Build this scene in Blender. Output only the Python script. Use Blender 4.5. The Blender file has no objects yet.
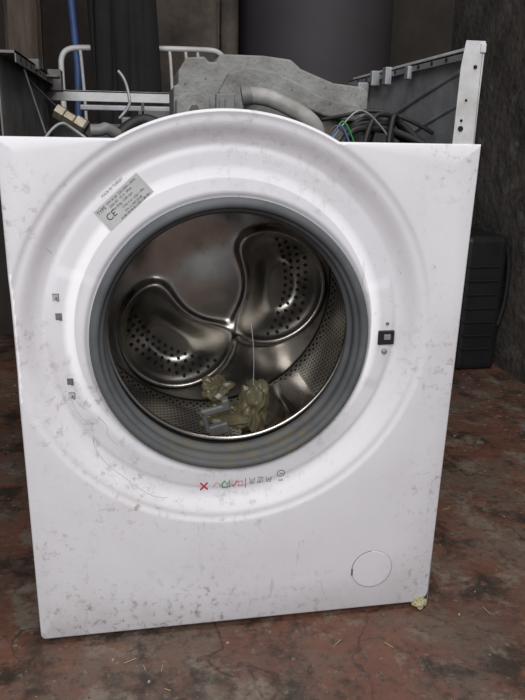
import bpy, bmesh, math, random
import numpy as np
from mathutils import Vector, Matrix, noise
random.seed(7)
sc=bpy.context.scene
sc.view_settings.view_transform='Standard'
col=bpy.context.collection
CX,CZ=-.025,.457
GX,GZ=-.018,.4425
GR=.1915
H=.706

# ---------------------------------------------------------------- materials
def mat(name,c1,c2=None,scale=8,rough=.5,metal=0,bump=0,bscale=60,detail=6,lo=.35,hi=.65,stretch=(1,1,1),spec=.5,bdist=.01):
    m=bpy.data.materials.new(name);m.use_nodes=True
    nt=m.node_tree;b=nt.nodes["Principled BSDF"]
    b.inputs["Base Color"].default_value=(*c1,1);b.inputs["Roughness"].default_value=rough
    b.inputs["Metallic"].default_value=metal
    b.inputs["Specular IOR Level"].default_value=spec
    tc=nt.nodes.new("ShaderNodeTexCoord");mp=nt.nodes.new("ShaderNodeMapping")
    mp.inputs["Scale"].default_value=stretch
    nt.links.new(tc.outputs["Object"],mp.inputs[0])
    if c2:
        n=nt.nodes.new("ShaderNodeTexNoise");n.inputs["Scale"].default_value=scale;n.inputs["Detail"].default_value=detail
        n.inputs["Roughness"].default_value=.65
        nt.links.new(mp.outputs[0],n.inputs[0])
        r=nt.nodes.new("ShaderNodeValToRGB");r.color_ramp.elements[0].position=lo;r.color_ramp.elements[1].position=hi
        r.color_ramp.elements[0].color=(*c1,1);r.color_ramp.elements[1].color=(*c2,1)
        nt.links.new(n.outputs[0],r.inputs[0]);nt.links.new(r.outputs[0],b.inputs["Base Color"])
    if bump:
        n=nt.nodes.new("ShaderNodeTexNoise");n.inputs["Scale"].default_value=bscale;n.inputs["Detail"].default_value=8
        nt.links.new(mp.outputs[0],n.inputs[0])
        bp=nt.nodes.new("ShaderNodeBump");bp.inputs["Strength"].default_value=bump;bp.inputs["Distance"].default_value=bdist
        nt.links.new(n.outputs[0],bp.inputs["Height"]);nt.links.new(bp.outputs[0],b.inputs["Normal"])
    return m
def base_link(m):
    b=m.node_tree.nodes["Principled BSDF"]
    return b.inputs["Base Color"]
def mixin(m,fac_socket,color):
    nt=m.node_tree;inp=base_link(m)
    mx=nt.nodes.new("ShaderNodeMix");mx.data_type='RGBA'
    if inp.is_linked:
        s=inp.links[0].from_socket;nt.links.new(s,mx.inputs[6])
    else: mx.inputs[6].default_value=inp.default_value
    mx.inputs[7].default_value=(*color,1)
    nt.links.new(fac_socket,mx.inputs[0]);nt.links.new(mx.outputs[2],inp)
def math_node(nt,op,a,b=None,clamp=False):
    n=nt.nodes.new("ShaderNodeMath");n.operation=op;n.use_clamp=clamp
    for i,v in enumerate((a,b)):
        if v is None: continue
        if isinstance(v,(int,float)): n.inputs[i].default_value=v
        else: nt.links.new(v,n.inputs[i])
    return n.outputs[0]
def noise_mask(m,scale,lo,hi,stretch=(1,1,1),detail=8,loc=(0,0,0)):
    nt=m.node_tree
    tc=nt.nodes.new("ShaderNodeTexCoord");mp=nt.nodes.new("ShaderNodeMapping");mp.inputs["Scale"].default_value=stretch
    mp.inputs["Location"].default_value=loc
    nt.links.new(tc.outputs["Object"],mp.inputs[0])
    n=nt.nodes.new("ShaderNodeTexNoise");n.inputs["Scale"].default_value=scale;n.inputs["Detail"].default_value=detail;n.inputs["Roughness"].default_value=.7
    nt.links.new(mp.outputs[0],n.inputs[0])
    r=nt.nodes.new("ShaderNodeMapRange");r.inputs[1].default_value=lo;r.inputs[2].default_value=hi
    nt.links.new(n.outputs[0],r.inputs[0]);return r.outputs[0]
def spot_mask(m,spots):
    nt=m.node_tree;tc=nt.nodes.new("ShaderNodeTexCoord");tot=None
    for (x,y,z,rad,st) in spots:
        d=nt.nodes.new("ShaderNodeVectorMath");d.operation='DISTANCE'
        nt.links.new(tc.outputs["Object"],d.inputs[0]);d.inputs[1].default_value=(x,y,z)
        r=nt.nodes.new("ShaderNodeMapRange");r.inputs[1].default_value=rad;r.inputs[2].default_value=0;r.inputs[4].default_value=st
        nt.links.new(d.outputs["Value"],r.inputs[0])
        tot=r.outputs[0] if tot is None else math_node(nt,'ADD',tot,r.outputs[0],True)
    return tot

M={}
M['panel']=mat("white_enamel",(.765,.75,.77),(.70,.68,.70),scale=3,rough=.5,spec=.35)
mp_=M['panel'];nt=mp_.node_tree
m1=math_node(nt,'MULTIPLY',noise_mask(mp_,95,.59,.70),noise_mask(mp_,5,.45,.64),True)
mixin(mp_,math_node(nt,'MULTIPLY',m1,.65),(.26,.20,.16))
sp=spot_mask(mp_,[(-.11,0,.02,.10,1),(-.04,0,.03,.10,.9),(-.22,0,.01,.11,.9),(.1,0,.0,.1,.8),(.29,0,.2,.09,.9),(.29,0,.4,.1,.9),(-.16,0,.22,.09,1),(-.25,0,.02,.09,.8),
   (-.29,0,.62,.08,.8),(.28,0,.05,.08,1),(-.28,0,.15,.08,.7),(-.02,0,.2,.1,.7),(.0,0,.72,.12,.5),(-.22,0,.34,.10,1),(.28,0,.68,.08,.8),(.12,0,.3,.07,.5),(-.28,0,.45,.07,.7),(.1,0,.64,.07,.5)])
m2=math_node(nt,'MULTIPLY',sp,noise_mask(mp_,75,.53,.67),True)
mixin(mp_,math_node(nt,'MULTIPLY',m2,.8),(.20,.155,.11))
m3=noise_mask(mp_,40,.64,.67,(1,1,.13))
mixin(mp_,math_node(nt,'MULTIPLY',m3,.3),(.35,.3,.28))
m5=noise_mask(mp_,36,.66,.69,(.12,1,1),loc=(4,0,2))
mixin(mp_,math_node(nt,'MULTIPLY',m5,.25),(.35,.3,.28))
m4=math_node(nt,'MULTIPLY',sp,noise_mask(mp_,9,.42,.70),True)
mixin(mp_,math_node(nt,'MULTIPLY',m4,.36),(.42,.38,.35))
M['white']=mat("white_paint",(.60,.60,.61),(.42,.40,.38),scale=14,rough=.4)
M['galv']=mat("galvanised_steel",(.36,.365,.38),(.23,.23,.235),scale=20,rough=.5,metal=.4)
M['galvdark']=mat("dark_steel",(.15,.15,.15),(.07,.065,.06),scale=14,rough=.6,metal=.4)  # darker, mottled tone of the galvanised steel
M['gasket']=mat("grey_rubber",(.112,.118,.124),(.078,.083,.086),scale=14,rough=.68,spec=.3)
g=M['gasket']
mixin(g,math_node(g.node_tree,'MULTIPLY',noise_mask(g,45,.42,.62),spot_mask(g,[(.0,.05,.27,.16,1),(-.1,.05,.31,.1,.6),(.08,.05,.29,.1,.7)])),(.13,.115,.08))
M['black']=mat("black_plastic",(.012,.012,.013),(.02,.02,.021),scale=10,rough=.45)
M['blackrub']=mat("black_rubber",(.01,.01,.011),rough=.6)
M['dark']=mat("dark_void",(.006,.006,.006),rough=.9)
M['concrete']=mat("cast_concrete",(.27,.27,.262),(.17,.165,.155),scale=30,rough=.97,bump=.6,bscale=160,lo=.35,hi=.7,spec=.1,bdist=.003)
mixin(M['concrete'],noise_mask(M['concrete'],140,.60,.68),(.09,.085,.08))
mixin(M['concrete'],math_node(M['concrete'].node_tree,'MULTIPLY',noise_mask(M['concrete'],12,.5,.7,loc=(1,1,1)),.6),(.12,.11,.10))
M['pipe']=mat("grey_hose",(.33,.32,.31),(.2,.185,.17),scale=30,rough=.55)
M['brass']=mat("dull_brass",(.30,.27,.21),(.2,.17,.12),scale=60,rough=.45,metal=.7)
M['steelins']=mat("stainless_steel",(.46,.435,.40),(.27,.245,.215),scale=6,rough=.27,metal=1,lo=.38,hi=.66)
mixin(M['steelins'],math_node(M['steelins'].node_tree,'MULTIPLY',noise_mask(M['steelins'],30,.55,.7),.5),(.14,.11,.085))
M['perf']=mat("perforated_steel",(.58,.55,.51),(.36,.33,.29),scale=9,rough=.36,metal=1)
m=M['perf'];nt=m.node_tree
uv=nt.nodes.new("ShaderNodeUVMap")
def dots(off):
    a=nt.nodes.new("ShaderNodeVectorMath");a.operation='ADD';a.inputs[1].default_value=off;nt.links.new(uv.outputs[0],a.inputs[0])
    f=nt.nodes.new("ShaderNodeVectorMath");f.operation='FRACTION';nt.links.new(a.outputs[0],f.inputs[0])
    d=nt.nodes.new("ShaderNodeVectorMath");d.operation='DISTANCE';d.inputs[1].default_value=(.5,.5,0);nt.links.new(f.outputs[0],d.inputs[0])
    return math_node(nt,'LESS_THAN',d.outputs["Value"],.2)
dd=math_node(nt,'ADD',dots((0,0,0)),dots((.5,.5,0)),True)
mixin(m,dd,(.004,.004,.004))
b=nt.nodes["Principled BSDF"]
nt.links.new(math_node(nt,'SUBTRACT',1,dd),b.inputs["Metallic"])
M['label']=mat("label_silver",(.54,.54,.53),(.45,.45,.44),scale=30,rough=.4)
M['ink']=mat("black_ink",(.02,.02,.02),rough=.6)
M['grayink']=mat("grey_ink",(.15,.15,.16),rough=.6)
M['gap']=mat("panel_gap",(.40,.385,.385),rough=.8)
M['faint']=mat("faint_grime",(.52,.49,.47),rough=.9)
M['red']=mat("red_ink",(.55,.01,.02),rough=.5)
M['pink']=mat("pink_ink",(.55,.2,.22),rough=.5)
M['green']=mat("green_ink",(.02,.28,.06),rough=.5)
M['bag']=mat("beige_plastic_film",(.075,.062,.032),(.21,.18,.105),scale=16,rough=.3)
M['greypl']=mat("grey_plastic",(.19,.19,.185),(.12,.12,.115),scale=20,rough=.5)
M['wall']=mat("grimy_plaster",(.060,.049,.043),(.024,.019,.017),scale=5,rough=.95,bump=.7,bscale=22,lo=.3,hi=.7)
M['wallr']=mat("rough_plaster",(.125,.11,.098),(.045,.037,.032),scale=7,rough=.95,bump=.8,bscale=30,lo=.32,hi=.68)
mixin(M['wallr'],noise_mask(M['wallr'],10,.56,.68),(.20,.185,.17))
M['pillar']=mat("stained_render",(.11,.09,.075),(.042,.032,.026),scale=7,rough=.95,bump=.5,bscale=40)
M['tank']=mat("dark_grey_tank_paint",(.046,.040,.046),(.034,.029,.034),scale=3,rough=.7)
M['cloth']=mat("black_fabric",(.007,.007,.008),(.011,.011,.012),scale=30,rough=.95)
M['blue']=mat("blue_plastic",(.06,.12,.30),(.04,.08,.2),scale=20,rough=.5)
M['wood']=mat("weathered_wood",(.14,.108,.08),(.055,.04,.03),scale=9,rough=.9,bump=.6,bscale=30,stretch=(3,3,.4))
M['chipA']=mat("chip_cream",(.34,.30,.22),rough=.8)
M['chipB']=mat("chip_brown",(.12,.06,.035),rough=.8)
M['chipC']=mat("chip_grey",(.13,.12,.11),rough=.8)
M['straw']=mat("straw",(.36,.31,.18),rough=.7)
M['floor']=mat("worn_red_concrete",(.20,.085,.054),(.115,.057,.042),scale=4,rough=.6,bump=.4,bscale=40)
f=M['floor'];nt=f.node_tree
mixin(f,math_node(nt,'MULTIPLY',noise_mask(f,4,.47,.58,loc=(3,1,0)),.8),(.13,.10,.078))
mixin(f,math_node(nt,'MULTIPLY',noise_mask(f,11,.53,.62,loc=(1,5,0)),.8),(.21,.175,.14))
mixin(f,math_node(nt,'MULTIPLY',noise_mask(f,9,.52,.62,loc=(8,5,0)),.88),(.035,.026,.02))
mixin(f,math_node(nt,'MULTIPLY',noise_mask(f,60,.54,.64,loc=(2,5,0)),.7),(.05,.038,.03))
mixin(f,math_node(nt,'MULTIPLY',noise_mask(f,75,.60,.68,loc=(6,2,0)),.65),(.26,.22,.17))
vo=nt.nodes.new("ShaderNodeTexVoronoi");vo.feature='DISTANCE_TO_EDGE';vo.inputs["Scale"].default_value=1.7
tc=nt.nodes.new("ShaderNodeTexCoord")
nz=nt.nodes.new("ShaderNodeTexNoise");nz.inputs["Scale"].default_value=7;nz.inputs["Detail"].default_value=8;nt.links.new(tc.outputs["Object"],nz.inputs[0])
vm=nt.nodes.new("ShaderNodeVectorMath");vm.operation='MULTIPLY_ADD';vm.inputs[1].default_value=(.3,.3,.3)
nt.links.new(nz.outputs["Color"],vm.inputs[0]);nt.links.new(tc.outputs["Object"],vm.inputs[2]);nt.links.new(vm.outputs[0],vo.inputs["Vector"])
cr=math_node(nt,'MULTIPLY',math_node(nt,'LESS_THAN',vo.outputs["Distance"],.006),noise_mask(f,6,.42,.55))
mixin(f,math_node(nt,'MULTIPLY',cr,.6),(.03,.02,.016))
rr_=nt.nodes.new("ShaderNodeMapRange");nt.links.new(noise_mask(f,5,.4,.6,loc=(5,5,0)),rr_.inputs[0]);rr_.inputs[3].default_value=.42;rr_.inputs[4].default_value=.8
nt.links.new(rr_.outputs[0],nt.nodes["Principled BSDF"].inputs["Roughness"])

# ---------------------------------------------------------------- mesh helpers
def link(ob,parent=None):
    col.objects.link(ob)
    if parent: ob.parent=parent
    return ob
def mk(name,verts,faces,m,parent=None,smooth=False,bevel=0,mats=None,fm=None,uvs=None):
    me=bpy.data.meshes.new(name);me.from_pydata([tuple(v) for v in verts],[],faces)
    if mats:
        for x in mats: me.materials.append(x)
        for i,p in enumerate(me.polygons): p.material_index=fm[i]
    else: me.materials.append(m)
    if smooth:
        for p in me.polygons:p.use_smooth=True
    if uvs:
        l=me.uv_layers.new(name="UVMap")
        for lp in me.loops: l.data[lp.index].uv=uvs[lp.vertex_index]
    bm=bmesh.new();bm.from_mesh(me);bmesh.ops.recalc_face_normals(bm,faces=bm.faces);bm.to_mesh(me);bm.free()
    ob=bpy.data.objects.new(name,me);link(ob,parent)
    if bevel:
        b=ob.modifiers.new("b",'BEVEL');b.width=bevel;b.segments=3;b.limit_method='ANGLE'
    return ob
def boxgeo(x0,x1,y0,y1,z0,z1):
    v=[(x,y,z) for x in (x0,x1) for y in (y0,y1) for z in (z0,z1)]
    return v,[(0,1,3,2),(4,6,7,5),(0,4,5,1),(2,3,7,6),(0,2,6,4),(1,5,7,3)]
def box(name,x0,x1,y0,y1,z0,z1,m,parent=None,bevel=0):
    v,f=boxgeo(x0,x1,y0,y1,z0,z1);return mk(name,v,f,m,parent,bevel=bevel)
def boxes(name,lst,m,parent=None,bevel=0):
    V=[];F=[]
    for b in lst:
        v,f=boxgeo(*b);o=len(V);V+=v;F+=[tuple(i+o for i in q) for q in f]
    return mk(name,V,F,m,parent,bevel=bevel)
def extr(name,P,y0,y1,m,parent=None,bevel=0):
    n=len(P);V=[(x,y0,z) for x,z in P]+[(x,y1,z) for x,z in P]
    F=[tuple(range(n)),tuple(range(2*n-1,n-1,-1))]+[(i,(i+1)%n,n+(i+1)%n,n+i) for i in range(n)]
    return mk(name,V,F,m,parent,bevel=bevel)
def lathe(name,prof,m,parent=None,n=160,c=(CX,CZ),uvscale=None,smooth=True):
    V=[];F=[];UV=[];k=len(prof);L=0
    for j in range(n+1):
        a=2*math.pi*j/n;L=0
        for i,(r,y) in enumerate(prof):
            if i: L+=math.hypot(r-prof[i-1][0],y-prof[i-1][1])
            V.append((c[0]+r*math.cos(a),y,c[1]+r*math.sin(a)))
            if uvscale: UV.append((j/n*uvscale[0],L*uvscale[1]))
    for j in range(n):
        for i in range(k-1):
            F.append((j*k+i,j*k+i+1,(j+1)*k+i+1,(j+1)*k+i))
    return mk(name,V,F,m,parent,smooth=smooth,uvs=UV or None)
def tube(name,pts,r,m,parent=None,smooth=True,cyclic=False,res=4):
    cu=bpy.data.curves.new(name,'CURVE');cu.dimensions='3D';cu.bevel_depth=r;cu.bevel_resolution=res;cu.use_fill_caps=True
    if smooth:
        s=cu.splines.new('NURBS');s.points.add(len(pts)-1)
        for p,q in zip(s.points,pts): p.co=(*q,1)
        s.use_endpoint_u=True;s.order_u=3;s.use_cyclic_u=cyclic;s.resolution_u=8
    else:
        s=cu.splines.new('POLY');s.points.add(len(pts)-1)
        for p,q in zip(s.points,pts): p.co=(*q,1)
        s.use_cyclic_u=cyclic
    cu.materials.append(m)
    tmp=bpy.data.objects.new(name,cu);col.objects.link(tmp)
    dg=bpy.context.evaluated_depsgraph_get()
    me=bpy.data.meshes.new_from_object(tmp.evaluated_get(dg))
    bpy.data.objects.remove(tmp)
    ob=bpy.data.objects.new(name,me);link(ob,parent);return ob
def disc(name,x,y,z,r,m,parent=None,n=32):
    V=[(x+r*math.cos(2*math.pi*i/n),y,z+r*math.sin(2*math.pi*i/n)) for i in range(n)]
    V2=[(a,y+.001,c) for a,_,c in V]
    F=[tuple(range(n)),tuple(range(2*n-1,n-1,-1))]+[(i,(i+1)%n,n+(i+1)%n,n+i) for i in range(n)]
    return mk(name,V+V2,F,m,parent)
def text(name,s,x,y,z,size,m,parent,rot=0):
    cu=bpy.data.curves.new(name,'FONT');cu.body=s;cu.size=size;cu.materials.append(m)
    tmp=bpy.data.objects.new(name,cu);col.objects.link(tmp)
    dg=bpy.context.evaluated_depsgraph_get();dg.update()
    me=bpy.data.meshes.new_from_object(tmp.evaluated_get(dg));bpy.data.objects.remove(tmp)
    me.transform(Matrix.Translation((x,y,z))@Matrix.Rotation(-rot,4,'Y')@Matrix.Rotation(math.pi/2,4,'X'))
    ob=bpy.data.objects.new(name,me);link(ob,parent);return ob
def empty(name):
    e=bpy.data.objects.new(name,None);col.objects.link(e);return e

# ---------------------------------------------------------------- washing machine
WM=empty("washing_machine")
def sm(a,b,x):
    t=max(0,min(1,(x-a)/(b-a)));return t*t*(3-2*t)
RO=.286
def prof(r,th=None):
    y=.004*(1-sm(.277,RO,r))+.018*(1-sm(.246,.274,r))
    y+=.0025*math.exp(-((r-.243)/.004)**2)
    if th is not None and r<.247:
        d=math.degrees(th)%360
        pad=(sm(156,161,d)*(1-sm(211,216,d)))+((1-sm(13,18,d)) if d<180 else sm(335,340,d))
        y-=.0020*pad*sm(.197,.204,r)*(1-sm(.230,.241,r))
    y+=.006*(1-sm(.189,.199,r))
    return y
def inside(x,z):
    r=math.hypot(x-CX,z-CZ)
    if r<RO and z>.6: return True
    xr=.2965+.0115*z/H;xl=.302
    if x>xr or x<-xl or z>H or z<0: return False
    rc=.018
    if z<rc:
        if x>xr-rc: return math.hypot(x-(xr-rc),z-rc)<rc
        if x<-xl+rc*.4: return math.hypot(x+xl-rc*.4,max(0,rc*.4-z))<rc*.4
    return True
def Rb(t):
    lo,hi=.15,.9;c,s=math.cos(t),math.sin(t)
    for _ in range(40):
        m=(lo+hi)/2
        if inside(CX+m*c,CZ+m*s): lo=m
        else: hi=m
    return lo
ths=[2*math.pi*i/900 for i in range(900)]
for (x,z) in [(-.302,H),(.308,H)]: ths.append(math.atan2(z-CZ,x-CX)%(2*math.pi))
hz=math.sqrt(RO**2-(H-CZ)**2)
for x in (CX-hz,CX+hz): 
    a=math.atan2(H-CZ,x-CX);ths+=[a-.0006,a+.0006]
ths=sorted(set(ths))
radii=[.200,.202,.205,.22,.230,.232,.234,.236,.238,.240,.243,.246,.249,.252,.255,.258,.261,.264,.267,.270,.273,.276,.279,.282,.284,.287]
inner_t=[0,.1,.2,.3,.4,.5,.6,.7,.8,.9]
outer_t=[.33,.66,1.0]
V=[];F=[];k=None
def rin(t):
    dx,dz=GX-CX,GZ-CZ;c,s=math.cos(t),math.sin(t)
    bq=dx*c+dz*s
    return bq+math.sqrt(bq*bq-(dx*dx+dz*dz)+(GR-.0005)**2)
def prof2(r,t):
    y=prof(max(r,.2),t)
    x=CX+r*math.cos(t)-GX;z=CZ+r*math.sin(t)-GZ
    return y+.006*(1-sm(GR+.001,GR+.0085,math.hypot(x,z)))
for t in ths:
    rb=Rb(t);c,s=math.cos(t),math.sin(t);ring=[]
    e=rb-.003;ri=rin(t)
    r0=max(.205,ri+.007)
    for q in inner_t:
        rr=ri+(r0-ri)*q;ring.append((rr,prof2(rr,t)))
    for r in radii:
        rr=min(max(r,r0),e);ring.append((rr,prof2(rr,t)))
    for q in outer_t:
        rr=radii[-1]+(e-radii[-1])*q if e>radii[-1] else e
        ring.append((rr,prof(rr,t)))
    yb=prof(e,t)
    ring+= [(rb-.0009,yb+.0009),(rb,yb+.003),(rb,yb+.03)]
    k=len(ring)
    for r,y in ring: V.append((CX+r*c,y,CZ+r*s))
n=len(ths)
for j in range(n):
    for i in range(k-1):
        F.append((j*k+i,j*k+i+1,((j+1)%n)*k+i+1,((j+1)%n)*k+i))
fp=mk("front_panel",V,F,M['panel'],WM,smooth=True)
boxes("side_panel_right",[(.2975,.2995,.004,.55,.0,.822),(.284,.2985,.03,.55,.819,.822),(.284,.2855,.03,.55,.811,.821)],M['galv'],WM)
boxes("side_panel_left",[(-.2995,-.2975,.035,.55,.0,.805),(-.2985,-.276,.035,.55,.80,.803),(-.2775,-.276,.035,.55,.790,.803)],M['galvdark'],WM)
boxes("rim_trim_right",[(.2935,.3005,.0,.55,.817,.828)],M['white'],WM,bevel=.001)
box("back_panel",-.298,.298,.548,.55,0,.73,M['galvdark'],WM)
box("base_shadow_plate",-.295,.295,.03,.545,.004,.012,M['dark'],WM)  # added near-black plate closing the bottom, to darken the shadow under the machine
boxes("rear_cross_bar",[(-.298,.298,.50,.545,.783,.787),(-.298,.298,.50,.502,.768,.787)],M['white'],WM,bevel=.001)
box("mid_cross_bar",-.23,-.04,.36,.385,.748,.757,M['galv'],WM,bevel=.002)
extr("corner_post",[(.268,.69),(.298,.69),(.3005,.831),(.274,.831),(.270,.80)],.003,.0045,M['white'],WM,bevel=.0006)
box("corner_post_return",.2965,.298,.003,.04,.69,.824,M['white'],WM,bevel=.0005)
for i,(x,z,r) in enumerate([(.277,.725,.0035),(.277,.735,.0018),(.289,.80,.0025),(.281,.76,.0016)]):
    disc("post_hole_%d"%i,x,.002,z,r,M['dark'],WM)
for i in range(9):
    disc("rim_slot_%d"%i,.0,0,0,.003,M['dark'],WM).matrix_world=Matrix.Translation((.2835,.08+i*.05,.8155))@Matrix.Rotation(math.pi/2,4,'Z')
for i in range(10):
    disc("left_rim_slot_%d"%i,.0,0,0,.0035,M['dark'],WM).matrix_world=Matrix.Translation((-.2752,.07+i*.045,.7965))@Matrix.Rotation(math.pi/2,4,'Z')
boxes("rim_clips",[(.274,.286,.30,.318,.798,.826),(.278,.286,.21,.225,.80,.82),(.265,.286,.42,.45,.79,.81),(.27,.286,.36,.37,.80,.825)],M['galv'],WM,bevel=.002)
boxes("left_rim_clips",[(-.29,-.270,.20,.215,.795,.81),(-.285,-.262,.42,.45,.78,.815),(-.29,-.258,.33,.36,.795,.80)],M['galvdark'],WM,bevel=.002)
tube("side_emboss_right",[(.297,.06,.80),(.297,.2,.775),(.297,.35,.74),(.297,.5,.72)],.004,M['galv'],WM)
tube("side_emboss_right_low",[(.297,.04,.76),(.297,.15,.74),(.297,.3,.70)],.003,M['galv'],WM)
for i,(x,y) in enumerate([(-.25,.06),(.25,.06),(-.25,.5),(.25,.5)]):
    V=[];F=[];nn=20
    for zz,rr in [(-.012,.02),(-.006,.02),(-.004,.01),(.006,.01)]:
        V+=[(x+rr*math.cos(2*math.pi*q/nn),y+rr*math.sin(2*math.pi*q/nn),zz) for q in range(nn)]
    for a in range(3):
        F+=[(a*nn+q,a*nn+(q+1)%nn,(a+1)*nn+(q+1)%nn,(a+1)*nn+q) for q in range(nn)]
    F.append(tuple(range(nn)))
    mk("foot_%d"%(i+1),V,F,M['blackrub'],WM)
G=(GX,GZ);gk=GR/.1883
gp=[(.189,.034),(.1895,.022),(.1885,.014),(.1860,.010),(.182,.009),(.1785,.010),(.1765,.0135),(.1765,.017),(.1752,.020),(.173,.021),(.1710,.025),(.1715,.031),(.1730,.038),
   (.1715,.043),(.1685,.044),(.1670,.048),(.168,.056),(.172,.062),(.1755,.072)]
lathe("door_gasket",[(r*gk,y) for r,y in gp],M['gasket'],WM,c=G)
DC=(-.014,.447)
lathe("tub",[(.180,.072),(.20,.076),(.237,.086),(.252,.11),(.252,.40),(.1,.43)],M['black'],WM,n=96,c=DC)
lathe("drum_front_ring",[(.175,.083),(.173,.078),(.175,.075),(.180,.075),(.196,.082),(.218,.088),(.235,.096)],M['steelins'],WM,c=DC)
lathe("drum_wall",[(.235,.096),(.238,.102),(.238,.36),(.231,.372)],M['perf'],WM,uvscale=(110,75),c=DC)
LOB=[math.radians(a) for a in (-4,-124,116)]
def backy(r,t):
    y=.378
    for i,L in enumerate(LOB):
        d=(t-L+math.pi)%(2*math.pi)-math.pi
        rho=(r-.142)/.070;tau=r*d/.112
        e=math.sqrt(rho*rho+tau*tau)
        if i<2:
            y+=.030*(1-sm(.35,1.0,e))
            y-=.008*math.exp(-((e-1.06)/.085)**2)
        else:
            y-=.012*(1-sm(.0,1.2,e))
    y-=.006*(1-sm(.0,.09,r))
    return y
V=[];F=[];NR,NT=90,360
for j in range(NT):
    t=2*math.pi*j/NT
    for i in range(NR+1):
        r=.233*i/NR;V.append((DC[0]+r*math.cos(t),backy(r,t),DC[1]+r*math.sin(t)))
for j in range(NT):
    for i in range(NR):
        a=j*(NR+1)+i;b_=((j+1)%NT)*(NR+1)+i;F.append((a,a+1,b_+1,b_))
mk("drum_back",V,F,M['steelins'],WM,smooth=True)
V=[];F=[]
for L in LOB[:2]:
    for row,r in enumerate((.150,.162,.174,.186)):
        wd=(.098,.092,.080,.06)[row]
        cnt=(15,14,12,9)[row]
        for q in range(cnt):
            t=L+(-1+2*q/(cnt-1))*wd/r
            o=len(V)
            for s in range(10):
                a=2*math.pi*s/10
                x=r*math.cos(t)+.0034*math.cos(a);z=r*math.sin(t)+.0034*math.sin(a)
                rr=math.hypot(x,z);tt=math.atan2(z,x)
                V.append((DC[0]+x,backy(rr,tt)-.0009,DC[1]+z))
            F.append(tuple(range(o,o+10)))
mk("drum_back_holes",V,F,M['dark'],WM)
for i,a in enumerate((-58,62,178)):
    a=math.radians(a);V=[];F=[]
    ny,na=20,20
    for j in range(ny+1):
        y=.115+.245*j/ny;hgt=.036*max(0,math.sin(math.pi*(j/ny)))**.6
        for q in range(na+1):
            u=-1+2*q/na;r=.2385-hgt*math.exp(-(u*1.7)**2);aa=a+u*.22
            V.append((DC[0]+r*math.cos(aa),y,DC[1]+r*math.sin(aa)))
    for j in range(ny):
        for q in range(na):
            b0=j*(na+1)+q;F.append((b0,b0+1,b0+na+2,b0+na+1))
    mk("lifter_%d"%(i+1),V,F,M['steelins'],WM,smooth=True)

YR=prof(.22)-.0006
def rotrect(x,z,w,h,a):
    c,s=math.cos(a),math.sin(a)
    return [(x+u*w/2*c-v*h/2*s,z+u*w/2*s+v*h/2*c) for u,v in ((-1,-1),(1,-1),(1,1),(-1,1))]
a=math.radians(42)
LX,LZ=-.158,.629
pts=rotrect(LX,LZ,.074,.031,a)
V=[(x,YR,z) for x,z in pts]+[(x,YR+.0006,z) for x,z in pts]
mk("rating_label",V,[(0,1,2,3),(4,7,6,5),(0,4,5,1),(1,5,6,2),(2,6,7,3),(3,7,4,0)],M['label'],WM)
def lab(dx,dz): 
    return (LX+dx*math.cos(a)-dz*math.sin(a), LZ+dx*math.sin(a)+dz*math.cos(a))
for i,(s,dx,dz,sz) in enumerate([("TYPE",-.035,.008,.0065),("WM 8120  220-240V~ 50Hz",-.018,.010,.0042),("2200 W   10 A   IPX4",-.018,.005,.0042),("Max 8 kg  1200 rpm",-.018,.0,.0042),
    ("CE",-.030,-.006,.012),("TYPE 7147  0.05-1 MPa",-.006,-.006,.0038),("S/N 12-700123-08",-.006,-.011,.0038)]):
    x,z=lab(dx,dz);text("label_print_%d"%i,s,x,YR-.0003,z,sz,M['ink'],WM,rot=a)
x,z=lab(-.016,.021);text("origin_print","MADE IN TURKEY",x,YR-.0003,z,.0045,M['grayink'],WM,rot=a)
V=[];F=[]
for i in range(26):
    w=random.choice((.0005,.0009,.0013));dx=-.016+i*.0019
    o=len(V)
    for u,v in ((0,-.0148),(w,-.0148),(w,-.0125),(0,-.0125)):
        x,z=lab(dx+u,v);V.append((x,YR-.0003,z))
    F.append((o,o+1,o+2,o+3))
mk("label_barcode",V,F,M['ink'],WM)

def onp(pts,off=.0004): 
    o=[]
    for x,z in pts:
        r=math.hypot(x-CX,z-CZ);t=math.atan2(z-CZ,x-CX)
        o.append((x,(prof2(r,t) if r<.29 else prof(r,t))-off,z))
    return o
IZ=-.010
def ic(name,pts,m,r=.0007,sm_=False): tube(name,onp([(x*1.04+.004,z+IZ) for x,z in pts]),r,m,WM,smooth=sm_,res=2)
ic("icon_cross_1",[(-.066,.237),(-.056,.225)],M['red'],.0012);ic("icon_cross_2",[(-.056,.237),(-.066,.225)],M['red'],.0012)
ic("icon_pink_1",[(-.048,.229),(-.044,.236),(-.039,.233),(-.037,.228)],M['pink'],.0006)
ic("icon_garment_green",[(-.034,.226),(-.036,.232),(-.032,.238),(-.028,.232),(-.025,.238),(-.024,.228),(-.034,.226)],M['green'],.0009)
ic("icon_tick",[(-.022,.231),(-.019,.228),(-.014,.237)],M['red'],.0009)
ic("icon_pink_2",[(-.012,.228),(-.012,.236),(-.006,.236),(-.006,.228),(-.012,.228)],M['pink'],.0006)
ic("icon_divider",[(-.002,.240),(-.002,.224)],M['grayink'],.0006)
for i,x0 in enumerate((.004,.016,.028)):
    ic("icon_frame_%d"%i,[(x0,.231),(x0,.240),(x0+.007,.240),(x0+.007,.231),(x0,.231)] if i%2 else [(x0,.240),(x0+.001,.231),(x0+.006,.231),(x0+.007,.240)],M['grayink'],.0005)
    ic("icon_mark_%d"%i,[(x0+.002,.233),(x0+.005,.238)],M['grayink'],.0005)
ic("icon_ring",[(.049+.0055*math.cos(q*math.pi/8),.244+.0055*math.sin(q*math.pi/8)) for q in range(17)],M['grayink'],.0006)
ic("icon_ring_mark",[(.0465,.244),(.0515,.244)],M['grayink'],.0006)
text("icon_print","1000",.050,prof(.22)-.0006,.222,.004,M['grayink'],WM)
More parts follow.
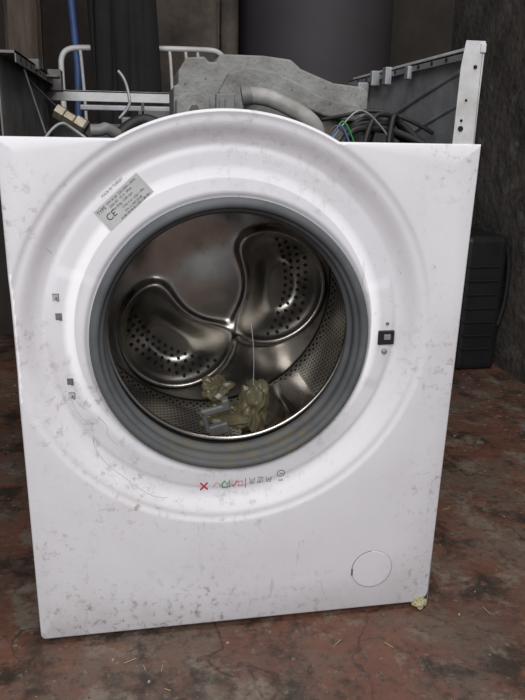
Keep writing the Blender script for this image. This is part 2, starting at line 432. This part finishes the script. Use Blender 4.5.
for i,(x,z) in enumerate([(-.249,.508),(-.247,.482),(-.238,.392),(-.237,.372)]):
    y=onp([(x,z)])[0][1]
    V,F_=boxgeo(x-.004,x+.004,y-.0002,y+.002,z-.0045,z+.0045);mk("hinge_slot_%d"%i,V,F_,M['greypl' if i in(1,2) else 'white'],WM,bevel=.001)
    tube("hinge_slot_edge_%d"%i,[(x-.004,y-.0003,z+.0045),(x+.004,y-.0003,z+.0045),(x+.004,y-.0003,z-.0045),(x+.001,y-.0003,z-.0045)],.0006,M['grayink'],WM,smooth=False)
    disc("hinge_hole_%d"%i,x+.001,y-.0012,z-.001,.0016,M['grayink'],WM)
lx,lz=.202,.440;ly=onp([(lx,lz)])[0][1]
box("latch_plate",lx-.012,lx+.012,ly-.003,ly+.001,lz-.0105,lz+.0105,M['black'],WM,bevel=.0015)
box("latch_tongue",lx-.004,lx+.006,ly-.0045,ly-.0028,lz-.003,lz+.005,M['galv'],WM,bevel=.0008)
disc("latch_screw_top",lx+.001,ly-.0008,lz+.020,.0024,M['grayink'],WM)
lathe("latch_screw_bottom",[(0,ly-.003),(.003,ly-.003),(.0042,ly-.001),(.0042,ly+.001)],M['galv'],WM,n=24,c=(lx-.001,lz-.021))
fx,fz=.199,.070
lathe("filter_cover",[(0,-.0006),(.01,-.0006),(.02,-.0006),(.0300,-.0006),(.0312,-.0006),(.0318,-.0003),(.032,.0006)],M['panel'],WM,n=64,c=(fx,fz))
lathe("filter_cover_gap",[(.0322,-.0001),(.0322,-.0003),(.0330,-.0003),(.0330,-.0001)],M['gap'],WM,n=64,c=(fx,fz))
tube("filter_cover_gap_shadow",[(fx+.0326*math.cos(math.radians(q)),-.0002,fz+.0326*math.sin(math.radians(q))) for q in range(95,200,7)],.0006,M['grayink'],WM,res=2)
box("filter_cover_notch",fx-.0335,fx-.0305,-.0012,.0,fz-.008,fz+.004,M['grayink'],WM,bevel=.0005)
tube("grime_line_1",onp([(-.24,.372),(-.233,.35),(-.222,.335),(-.21,.318),(-.214,.30),(-.205,.28),(-.19,.262),(-.17,.245),(-.15,.228),(-.128,.214),(-.112,.212)],.0),.0004,M['faint'],WM)
tube("grime_line_2",onp([(-.205,.34),(-.19,.325),(-.196,.31),(-.18,.295)],.0001),.0003,M['faint'],WM)
tube("scratch_1",onp([(-.285,.60),(-.262,.585),(-.25,.565)],.0001),.0003,M['faint'],WM)
tube("scratch_2",onp([(.13,.02),(.12,.035),(.118,.06)],.0001),.0004,M['faint'],WM)
# counterweight
P=[(-.085,.700),(-.085,.778),(-.078,.780),(-.078,.797),(-.066,.816),(-.040,.818),(-.034,.811),(-.024,.811),(-.018,.822),(.045,.822),(.085,.818),(.100,.806),(.125,.797),(.150,.788),(.195,.784),(.204,.776),(.204,.745),(.198,.742),(.198,.700)]
extr("counterweight",P,.17,.31,M['concrete'],WM,bevel=.003)
P2=[(-.02,.700),(-.022,.770),(-.008,.796),(.02,.804),(.055,.800),(.09,.786),(.12,.770),(.15,.761),(.185,.758),(.19,.735),(.165,.735),(.13,.742),(.10,.753),(.07,.764),(.04,.770),(.02,.764),(.012,.745),(.010,.700)]
extr("counterweight_rib",P2,.148,.18,M['concrete'],WM,bevel=.003)
P3=[(-.083,.700),(-.083,.758),(-.075,.766),(-.052,.769),(-.036,.760),(-.034,.700)]
extr("counterweight_lug",P3,.138,.18,M['concrete'],WM,bevel=.003)
lathe("counterweight_bolt",[(0,.130),(.006,.130),(.007,.132),(.007,.139)],M['galvdark'],WM,n=6,c=(-.058,.745),smooth=False)
tube("grey_pipe",[(.010,.10,.764),(.03,.095,.764),(.06,.09,.754),(.09,.085,.738),(.108,.085,.72),(.112,.09,.69)],.0115,M['pipe'],WM)
tube("grey_pipe_collar",[(.003,.10,.763),(.016,.099,.765)],.0135,M['greypl'],WM)
boxes("pipe_clamp",[(-.03,-.004,.115,.13,.738,.766),(-.026,-.018,.112,.115,.744,.760)],M['greypl'],WM,bevel=.002)
for i in range(12):
    z0=.708+.004*(i%5);y0=.08+.02*(i%4)
    tube("cable_%d"%i,[(.135+.009*i,y0,.690),(.15+.008*i,y0+.01,z0+.014),(.19+.004*i,y0+.02,z0+.018+.004*(i%3)),(.235,y0+.03,z0+.012),(.268,y0+.02,.705)],.0038 if i%3 else .0055,M['blackrub'],WM)
tube("cable_long",[(.12,.12,.735),(.16,.14,.742),(.20,.13,.752),(.25,.12,.74),(.29,.12,.72)],.003,M['blackrub'],WM)
tube("wire_blue",[(.118,.07,.70),(.128,.07,.724),(.138,.07,.73),(.15,.07,.70)],.0012,M['blue'],WM)
tube("wire_green",[(.122,.08,.70),(.132,.08,.726),(.145,.08,.738),(.16,.08,.70)],.0010,M['green'],WM)
tube("wire_brown",[(.115,.08,.70),(.125,.08,.73),(.140,.07,.722),(.155,.08,.70)],.0015,M['chipB'],WM)
tube("wire_grey",[(.12,.08,.70),(.15,.08,.745),(.18,.09,.75),(.21,.09,.715)],.0013,M['galv'],WM)
lathe("hose_connector_nut",[(0,-.010),(.010,-.010),(.012,-.007),(.012,.006),(.009,.009),(.009,.022),(.0105,.024),(.0105,.036),(0,.037)],M['brass'],WM,n=6,c=(0,0),smooth=False).matrix_world=Matrix.Translation((-.215,.14,.722))@Matrix.Rotation(math.radians(80),4,'Z')@Matrix.Rotation(math.radians(30),4,'X')
tube("left_hose",[(-.20,.13,.715),(-.185,.13,.715),(-.18,.13,.72),(-.165,.14,.71)],.008,M['greypl'],WM)
tube("left_wire_1",[(-.28,.12,.79),(-.272,.14,.75),(-.262,.15,.71)],.0012,M['galv'],WM)
tube("left_wire_2",[(-.285,.2,.78),(-.24,.22,.735),(-.20,.2,.70)],.0018,M['blackrub'],WM)
tube("left_wire_3",[(-.26,.1,.70),(-.24,.1,.728),(-.22,.11,.715),(-.20,.11,.70)],.0022,M['galv'],WM)
tube("bent_rod",[(-.165,.30,.735),(-.15,.30,.75),(-.147,.32,.765),(-.155,.33,.80),(-.165,.33,.808)],.0025,M['galv'],WM)
tube("left_hose_2",[(-.17,.16,.70),(-.15,.17,.727),(-.11,.18,.733),(-.08,.16,.70)],.009,M['blackrub'],WM)
boxes("valve_block",[(-.16,-.135,.2,.24,.70,.735),(-.155,-.14,.19,.2,.715,.728)],M['greypl'],WM,bevel=.003)
boxes("small_bracket",[(-.135,-.08,.30,.31,.735,.748),(-.13,-.125,.3,.31,.72,.76)],M['galvdark'],WM,bevel=.001)

# ---------------------------------------------------------------- bag and shard in drum
def crumple(name,c,rx,ry,rz,m,seed,amp=.5):
    bm=bmesh.new();bmesh.ops.create_icosphere(bm,subdivisions=5,radius=1)
    for v in bm.verts:
        p=v.co.normalized()
        q=p*1.2+Vector((seed,seed*2,0))
        s=1+amp*.7*(noise.noise(q)) - amp*.55*abs(noise.noise(q*1.6))
        v.co=Vector((p.x*s*rx,p.y*s*ry,p.z*s*rz))+Vector(c)
    me=bpy.data.meshes.new(name);bm.to_mesh(me);bm.free();me.materials.append(m)
    return me
PB=empty("crumpled_plastic_bag")
for i,(c,rx,ry,rz,s) in enumerate([((.046,.225,.262),.026,.030,.050,1.3),((.005,.235,.246),.052,.03,.022,4.1),((-.015,.25,.290),.026,.02,.022,7.7)]):
    ob=bpy.data.objects.new("bag_fold_%d"%(i+1),crumple("bag",c,rx,ry,rz,M['bag'],s,1.0));link(ob,PB)
PS=empty("broken_plastic_bracket")
bx=boxes("bracket_body",[(-.034,.008,-.004,.004,.0,.012),(-.034,-.026,-.004,.010,-.035,.01),(-.030,.004,-.004,.006,-.045,-.024),(.002,.014,-.005,.008,.0,.022)],M['greypl'],PS,bevel=.003)
bx.matrix_world=Matrix.Translation((-.018,.145,.288))@Matrix.Rotation(math.radians(-14),4,'Y')@Matrix.Rotation(math.radians(15),4,'X')
tube("bag_tie",[(.045,.225,.30),(.047,.22,.36),(.04,.225,.41)],.0006,M['white'],PB)

# ---------------------------------------------------------------- room
FZ=-.012
def wall(name,x0,x1,y0,y1,z0,z1,m): return box(name,x0,x1,y0,y1,z0,z1,m)
wall("floor",-1.8,1.13,-2.2,1.85,FZ-.1,FZ,M['floor'])
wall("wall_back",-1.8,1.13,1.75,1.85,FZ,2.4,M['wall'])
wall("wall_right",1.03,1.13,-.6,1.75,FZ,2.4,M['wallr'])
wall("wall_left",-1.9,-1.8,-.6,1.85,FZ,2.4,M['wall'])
wall("ceiling",-1.9,1.13,-.2,1.85,2.4,2.45,M['wall'])
def rough_block(name,x0,x1,y0,y1,z0,z1,m,amp=.008):
    bm=bmesh.new();bmesh.ops.create_cube(bm,size=1)
    for v in bm.verts: v.co=Vector(((x0+x1)/2+v.co.x*(x1-x0),(y0+y1)/2+v.co.y*(y1-y0),(z0+z1)/2+v.co.z*(z1-z0)))
    bmesh.ops.bevel(bm,geom=bm.edges[:],offset=.01,segments=2,affect='EDGES')
    bmesh.ops.subdivide_edges(bm,edges=[e for e in bm.edges if e.calc_length()>.05],cuts=24,use_grid_fill=True)
    for v in bm.verts:
        if v.co.z>z0+.02 and v.co.z<z1-.02: v.co+=amp*noise.noise_vector(v.co*9)
    me=bpy.data.meshes.new(name);bm.to_mesh(me);bm.free();me.materials.append(m)
    for p in me.polygons:p.use_smooth=True
    ob=bpy.data.objects.new(name,me);link(ob);return ob
rough_block("rendered_pillar",-.10,.105,1.25,1.45,FZ,2.4,M['pillar'])
tube("drain_pipe",[(.135,1.27,FZ),(.135,1.27,2.39)],.026,M['pillar'],None,smooth=False)
rough_block("timber_post",-.50,-.40,1.35,1.43,FZ,2.4,M['wood'],.006)
def lathez(name,prof,cx,cy,m,parent=None,n=72):
    V=[];F=[];k=len(prof)
    for j in range(n):
        a=2*math.pi*j/n
        for r,z in prof: V.append((cx+r*math.cos(a),cy+r*math.sin(a),z))
    for j in range(n):
        for i in range(k-1): F.append((j*k+i,j*k+i+1,((j+1)%n)*k+i+1,((j+1)%n)*k+i))
    return mk(name,V,F,m,parent,smooth=True)
WT=empty("water_tank")
lathez("tank_body",[(0,FZ+.03),(.2,FZ+.03),(.236,FZ+.06),(.243,.3),(.243,1.1),(.238,1.3),(.21,1.36),(.1,1.40),(0,1.41)],.43,1.45,M['tank'],WT)
lathez("tank_base",[(0,FZ),(.21,FZ),(.21,FZ+.04),(0,FZ+.04)],.43,1.45,M['black'],WT)
BF=empty("metal_bed_frame")
yb=1.0
def arch(x0,x1,top,r=.035):
    return [(x0,yb,FZ),(x0,yb,top-r*1.2),(x0,yb,top-r*.5),(x0+r*.3,yb,top-r*.1),(x0+r,yb,top),(x1-r,yb,top+.006),(x1-r*.3,yb,top-r*.1+.006),(x1,yb,top-r*.5),(x1,yb,top-r*1.2),(x1,yb,FZ)]
tube("head_frame_outer",arch(-.315,.092,.914,.05),.0068,M['white'],BF)
for i,x in enumerate((-.258,-.225,-.04,.0,.03)):
    tube("spindle_%d"%i,[(x-.01,yb,.912),(x,yb,.82),(x,yb,.1)],.004,M['white'],BF)
tube("lower_rail",[(-.315,yb,.30),(.092,yb,.30)],.006,M['white'],BF,smooth=False)
tube("lower_rail_2",[(-.315,yb,.10),(.092,yb,.10)],.006,M['white'],BF,smooth=False)
JK=empty("hanging_jacket")
V=[];F=[];nx,nz=28,40
for j in range(nz+1):
    z=1.45-.85*j/nz
    for i in range(nx+1):
        u=-1+2*i/nx;w=.058+.014*(j/nz)
        V.append((-.168+u*w+.012*j/nz,.955-.02*math.cos(u*1.5)+.008*math.sin(u*9+z*5)+.005*math.sin(u*21),z))
for j in range(nz):
    for i in range(nx):
        a=j*(nx+1)+i;F.append((a,a+1,a+nx+2,a+nx+1))
jk=mk("jacket_body",V,F,M['cloth'],JK,smooth=True);so=jk.modifiers.new("s",'SOLIDIFY');so.thickness=.02
tube("jacket_sleeve",[(-.13,.945,1.42),(-.122,.94,1.2),(-.118,.94,.95),(-.12,.94,.75)],.022,M['cloth'],JK)
tube("jacket_hook",[(-.165,.96,1.44),(-.165,.97,1.5),(-.165,1.2,1.52),(-.165,1.76,1.52)],.005,M['galvdark'],JK)
tube("blue_broom_handle",[(-.325,1.15,FZ),(-.29,1.2,.88),(-.317,1.30,1.35)],.010,M['blue'],None,smooth=False)
BC=empty("black_plastic_cabinet")
box("cabinet_body",.86,1.005,1.12,1.45,FZ,.43,M['black'],BC,bevel=.02)
boxes("cabinet_louvres",[(.875,.98,1.115,1.122,.06+.045*i,.066+.045*i) for i in range(7)],M['blackrub'],BC,bevel=.002)
tube("cabinet_handle",[(1.0,1.13,.40),(1.018,1.13,.36),(1.018,1.13,.2),(1.0,1.13,.14)],.008,M['black'],BC)

def debris(n,reg,size,flat=.35):
    V=[];F=[]
    for _ in range(n):
        x=random.uniform(reg[0],reg[1]);y=random.uniform(reg[2],reg[3])
        if -.33<x<.33 and -.03<y<.58: continue
        s=size*random.uniform(.3,1.3);a=random.uniform(0,6.28);o=len(V);kk=random.randint(4,6)
        hh=s*flat*random.uniform(.3,1)
        for lay in (0,1):
            for q in range(kk):
                an=a+2*math.pi*q/kk;rr=s*random.uniform(.6,1)*(1 if lay==0 else .75)*(1 if q%2 else .6)
                V.append((x+rr*math.cos(an),y+rr*math.sin(an),FZ+(hh if lay else 0)))
        F.append(tuple(range(o+kk,o+2*kk)))
        F+=[(o+q,o+(q+1)%kk,o+kk+(q+1)%kk,o+kk+q) for q in range(kk)]
    return V,F
allV=[];allF=[];fm=[]
for i,(n_,reg,s,fl) in enumerate([(300,(-.6,1.0,-.5,1.6),.004,.3),(500,(-.6,1.0,-.5,1.6),.006,.4),(400,(-.6,1.0,-.5,1.6),.005,.5),(110,(.35,1.0,.3,1.3),.013,.35),(90,(.3,.95,.0,1.1),.012,.25)]):
    V,F=debris(n_,reg,s,fl);o=len(allV);allV+=V;allF+=[tuple(q+o for q in f_) for f_ in F];fm+=[(0,1,2,2,1)[i]]*len(F)
mk("floor_debris",allV,allF,None,None,mats=[M['chipA'],M['chipB'],M['chipC']],fm=fm)
ST=empty("straw_litter")
for i in range(16):
    x=random.uniform(.3,.85) if i<10 else random.uniform(-.2,.3);y=random.uniform(-.1,.9) if i<10 else random.uniform(-.12,-.05)
    a=random.uniform(0,3.14);l=random.uniform(.008,.02)
    tube("straw_%d"%i,[(x,y,FZ+.001),(x+l*math.cos(a),y+l*math.sin(a),FZ+.001)],.0007,M['straw'],ST,res=1,smooth=False)
rg=bpy.data.objects.new("paper_scrap",crumple("paper_scrap",(.283,.0,.0),.013,.010,.011,mat("cream_paper",(.42,.38,.22),rough=.8),3.3,.8));link(rg)

# ---------------------------------------------------------------- light
def area(name,loc,tgt,sx,sy,p,c=(1,1,1)):
    l=bpy.data.lights.new(name,'AREA');l.shape='RECTANGLE';l.size=sx;l.size_y=sy;l.energy=p;l.color=c
    o=bpy.data.objects.new(name,l);col.objects.link(o);o.location=loc
    o.rotation_euler=(Vector(tgt)-Vector(loc)).to_track_quat('-Z','Y').to_euler();return o
area("front_daylight",(-.5,-1.9,1.7),(0,.2,.4),1.6,1.4,45,(.97,.98,1))  # large soft area light above and behind the camera, source unseen
area("overhead_area_light",(.5,-.4,2.3),(.3,.4,0),1.2,.3,17,(1,.97,.93))  # narrow warm area light overhead on the right, source unseen
w=bpy.data.worlds.new("w");sc.world=w;w.use_nodes=True
w.node_tree.nodes["Background"].inputs[0].default_value=(.87,.9,1,1);w.node_tree.nodes["Background"].inputs[1].default_value=.24

# ---------------------------------------------------------------- camera
yw,pt,rl=.178,.298,.018
cy,sy=math.cos(yw),math.sin(yw);cp,sp_=math.cos(pt),math.sin(pt)
fwd=Vector((sy*cp,cy*cp,-sp_));rt=Vector((cy,-sy,0));up=rt.cross(fwd)
r2=math.cos(rl)*rt+math.sin(rl)*up;u2=-math.sin(rl)*rt+math.cos(rl)*up
cd=bpy.data.cameras.new("camera");cam=bpy.data.objects.new("camera",cd);col.objects.link(cam)
mw=Matrix((r2,u2,-fwd)).transposed().to_4x4();mw.translation=Vector((-.139,-.883,.709));cam.matrix_world=mw
cd.sensor_fit='VERTICAL';cd.sensor_height=24;cd.lens=690/700*24;cd.clip_start=.01
sc.camera=cam
